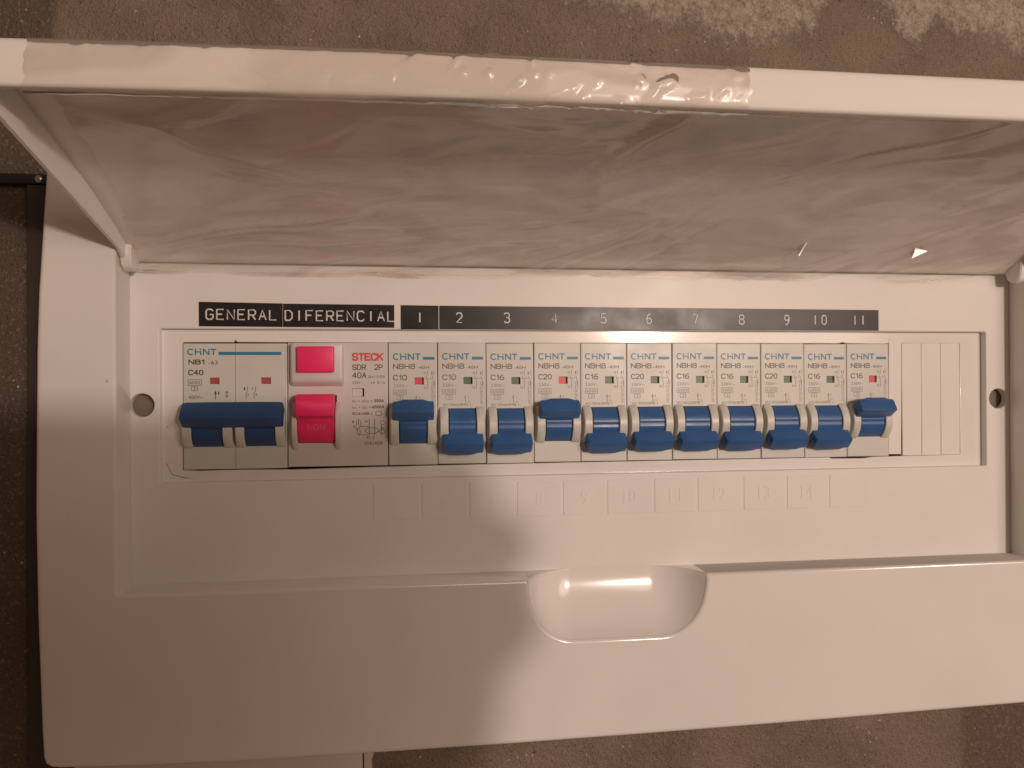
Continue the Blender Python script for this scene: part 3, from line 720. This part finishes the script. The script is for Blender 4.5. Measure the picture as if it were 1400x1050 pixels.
line(bm, X(25.2), zt(5.7), X(29), zt(5.9), .17); line(bm, X(33.4), zt(2.2), X(33.4), zt(6), .17); line(bm, X(23.5), zt(2.4), X(24.7), zt(3.8), .18)
text(bm, 'T', X(23.0), X(23.7), zt(2.9), 1.0); text(bm, '1', X(23.0), X(23.4), zt(1.0), .9); text(bm, 'N', X(27.6), X(28.4), zt(.9), .9); text(bm, 'N 2', X(28.2), X(30.9), zt(6.8), .9)
text(bm, 'SDR24030', X(27.3), X(33.9), zt(8.9), 1.15)
link('print', mesh(bm, 'print', MT['dark_print']), t)
bm = bmesh.new(); box(bm, X(22.95), X(26.6), 0.9, 2.5, 2.85, 5.75, .1, 1); link('status_flag', mesh(bm, 'status_flag', MT['rcd']), t)

# ---------------------------------------------------------------- embossed label tapes
def tape(label, corners, chars):
    """corners: x0, x1, bottom/top z at the left end, bottom/top z at the right end"""
    x0, x1, b0, t0, b1, t1 = corners
    o = thing('label_tape', label, 'label', ((x0 + x1) / 2, -2.0, (b0 + t0) / 2), 'black embossed label tapes above the breakers')
    O = Vector(((x0 + x1) / 2, -2.0, (b0 + t0) / 2))
    bm = bmesh.new(); n = 24
    low = [(x0 + (x1 - x0) * i / n, b0 + (b1 - b0) * i / n) for i in range(n + 1)]; top = [(x1 - (x1 - x0) * i / n, t1 + (t0 - t1) * i / n) for i in range(n + 1)]
    plate(bm, low + top, [], -2.32, 0.3, 0.08, 2)
    bmesh.ops.translate(bm, vec=-O, verts=bm.verts); link('strip', mesh(bm, 'strip', MT['tape']), o)
    for ch, xc in chars:
        bm = bmesh.new(); k = (xc - x0) / (x1 - x0); zc = (b0 + t0) / 2 + ((b1 + t1) - (b0 + t0)) / 2 * k - 0.05 + random.uniform(-.05, .05)
        w = 2.35 if ch.isalpha() else 2.0; h = 3.5
        for st in G[ch]:
            tube(bm, [(xc + (px - .5) * w, -2.34, zc + (pz - .5) * h) for px, pz in st], 0.29, 7)
        bmesh.ops.translate(bm, vec=-O, verts=bm.verts)
        link('letter' if ch.isalpha() else 'digit', mesh(bm, 'letter', MT['emboss'], smooth=True), o)
tape('black tape embossed GENERAL, leftmost, above the wide main breaker', (6.1, 34.75, 28.05, 36.7, 27.95, 36.35), [(c, 9.75 + 3.62 * i) for i, c in enumerate('GENERAL')])
tape('black tape embossed DIFERENCIAL above the breaker with pink-red button', (34.95, 74.3, 27.95, 36.3, 27.85, 36.1), [(c, 36.9 + 3.62 * i) for i, c in enumerate('DIFERENCIAL')])
tape('short black tape embossed with a single 1', (76.65, 90.35, 27.3, 36.1, 27.3, 36.0), [('1', 83.5)])
tape('long black tape embossed with the numbers 2 to 11', (90.7, 264.3, 27.4, 36.0, 27.55, 35.7),
     [('2', 97.9), ('3', 115.6), ('4', 133.5), ('5', 152.3), ('6', 170.1), ('7', 188.4), ('8', 207.1), ('9', 225.6), ('1', 237.4), ('0', 241.1), ('1', 254.1), ('1', 257.5)])

# ---------------------------------------------------------------- neighbours on the wall
fr = thing('metal_frame', 'thin black metal frame edge on the wall behind the left side of the board', 'frame', (-60, -4.5, 40))
O = Vector((-60, -4.5, 40))
def fpart(name, bm, material, smooth=False):
    bmesh.ops.translate(bm, vec=-O, verts=bm.verts); return link(name, mesh(bm, name, material, smooth), fr)
bm = bmesh.new(); box(bm, -160, -38.5, -7.5, -4.0, 75.4, 78.9, .5); fpart('top_rail', bm, MT['black'], True)
bm = bmesh.new(); box(bm, -48.3, -38.6, -7.0, -4.0, -150, 75.3, .4); fpart('side_rail', bm, MT['rail'], True)
bm = bmesh.new(); bmesh.ops.create_uvsphere(bm, u_segments=14, v_segments=8, radius=1.3)
for v in bm.verts: v.co = Vector((v.co.x - 44.2, v.co.y * .45 - 7.5, v.co.z + 77.2))
fpart('screw', bm, MT['screw'], True)

tk = thing('cable_trunking', 'off-white plastic trunking ending just below the bottom left of the board', 'trunking', (10, -5, -140))
O = Vector((10, -5, -140))
bm = bmesh.new(); box(bm, -33, 62.6, -9.5, -4.05, -330, -110, .6)
bmesh.ops.translate(bm, vec=-O, verts=bm.verts); link('trunking_body', mesh(bm, 'trunking_body', MT['trunk'], True), tk)
bm = bmesh.new()
edge = [(63.0, -110), (66.4, -110), (66.2, -118), (66.9, -122.5), (65.6, -126), (65.9, -132), (65.3, -200), (66, -330), (63.0, -330)]
plate(bm, edge[::-1], [], -8.6, 4.5, .3, 2)
bmesh.ops.translate(bm, vec=-O, verts=bm.verts); link('edge_strip', mesh(bm, 'edge_strip', MT['trunk']), tk)

# ---------------------------------------------------------------- the phone the picture is taken with, just behind the lens
ph = thing('phone', 'dark phone held up in front of the board, its shadow falling on the lower left', 'phone')
R3 = Matrix((right, fwd, up)).transposed()
def phpart(name, bm, material):
    for v in bm.verts: v.co = R3 @ v.co + C_ / MM
    return link(name, mesh(bm, name, material, True), ph)
bm = bmesh.new(); box(bm, -40, 112, -11, -2.5, -70, 29, 7, 4); phpart('body', bm, MT['phone'])
bm = bmesh.new(); bmesh.ops.create_cone(bm, cap_ends=True, segments=24, radius1=5, radius2=5, depth=1.2)
bmesh.ops.rotate(bm, cent=(0, 0, 0), matrix=Matrix.Rotation(math.pi / 2, 3, 'X'), verts=bm.verts); bmesh.ops.translate(bm, vec=(0, -1.4, 0), verts=bm.verts)
phpart('camera_lens', bm, MT['phone'])

# the photographer, standing to the right behind the phone with one hand round its far end
def skin(name, verts, edges, parent, material, root=0, sub=2):
    me = bpy.data.meshes.new(name); me.from_pydata([tuple(Vector(v[:3]) * MM) for v in verts], edges, [])
    o = bpy.data.objects.new(name, me); COL.objects.link(o)
    md = o.modifiers.new('skin', 'SKIN'); md.use_smooth_shade = True
    for i, v in enumerate(verts):
        o.data.skin_vertices[0].data[i].radius = (v[3] * MM, (v[4] if len(v) > 4 else v[3]) * MM)
    o.data.skin_vertices[0].data[root].use_root = True
    sd = o.modifiers.new('sub', 'SUBSURF'); sd.levels = sub; sd.render_levels = sub
    dg = bpy.context.evaluated_depsgraph_get(); m2 = bpy.data.meshes.new_from_object(o.evaluated_get(dg))
    bpy.data.objects.remove(o); m2.materials.clear(); m2.materials.append(material)
    return link(name, m2, parent)
MT['skin'] = mat('skin', (0.45, 0.28, 0.2), 0.5)
pe = thing('person', 'person in dark clothes holding the phone up in front of the board', 'person')
HX, HY, HZ = -150, -760, 150
V = [(HX + 10, HY - 60, HZ - 480, 150, 100), (HX + 5, HY - 45, HZ - 330, 165, 100), (HX, HY - 30, HZ - 190, 150, 80), (HX, HY - 15, HZ - 120, 58, 60), (HX, HY, HZ - 30, 76, 88), (HX, HY, HZ + 30, 76, 90), (HX, HY, HZ + 62, 55, 66),
     (HX + 165, HY - 20, HZ - 200, 60), (HX + 210, HY + 90, HZ - 330, 46), (110, -520, -262, 36), (186, -318, -84, 24)]
ED = [(0, 1), (1, 2), (2, 3), (3, 4), (4, 5), (5, 6), (2, 7), (7, 8), (8, 9), (9, 10)]
wx, wy, wz = V[10][:3]
def C2W(x, y, z):
    p = R3 @ Vector((x, y, z)) + C_ / MM; return (p.x, p.y, p.z)
palm = len(V); V.append((196, -322, -30, 24, 17)); ED.append((10, palm))
for fx, fz, r in ((184, 24, 12), (200, 11, 13), (211, -5, 13), (210, -24, 12)):       # four fingers round the end of the phone
    b = len(V)
    V += [(fx - 2, -316, fz - 3, r), (fx + 1, -300, fz, r), (fx - 1, -283, fz, r - 1), (fx - 9, -279, fz, r - 2)]
    ED += [(palm, b), (b, b + 1), (b + 1, b + 2), (b + 2, b + 3)]
b = len(V); V += [(186, -325, -52, 12), (168, -316, -50, 10), (152, -312, -40, 9)]; ED += [(palm, b), (b, b + 1), (b + 1, b + 2)]
skin('body', V, ED, pe, MT['skin'])
SH = [(*v[:3], *(q + 7 for q in v[3:])) for v in V[:4]] + [(*v[:3], v[3] + 8) for v in V[7:10]]
SH[3] = (SH[3][0], SH[3][1], SH[3][2] - 40, 70, 72)
skin('shirt', SH, [(0, 1), (1, 2), (2, 3), (2, 4), (4, 5), (5, 6)], pe, MT['sleeve'])
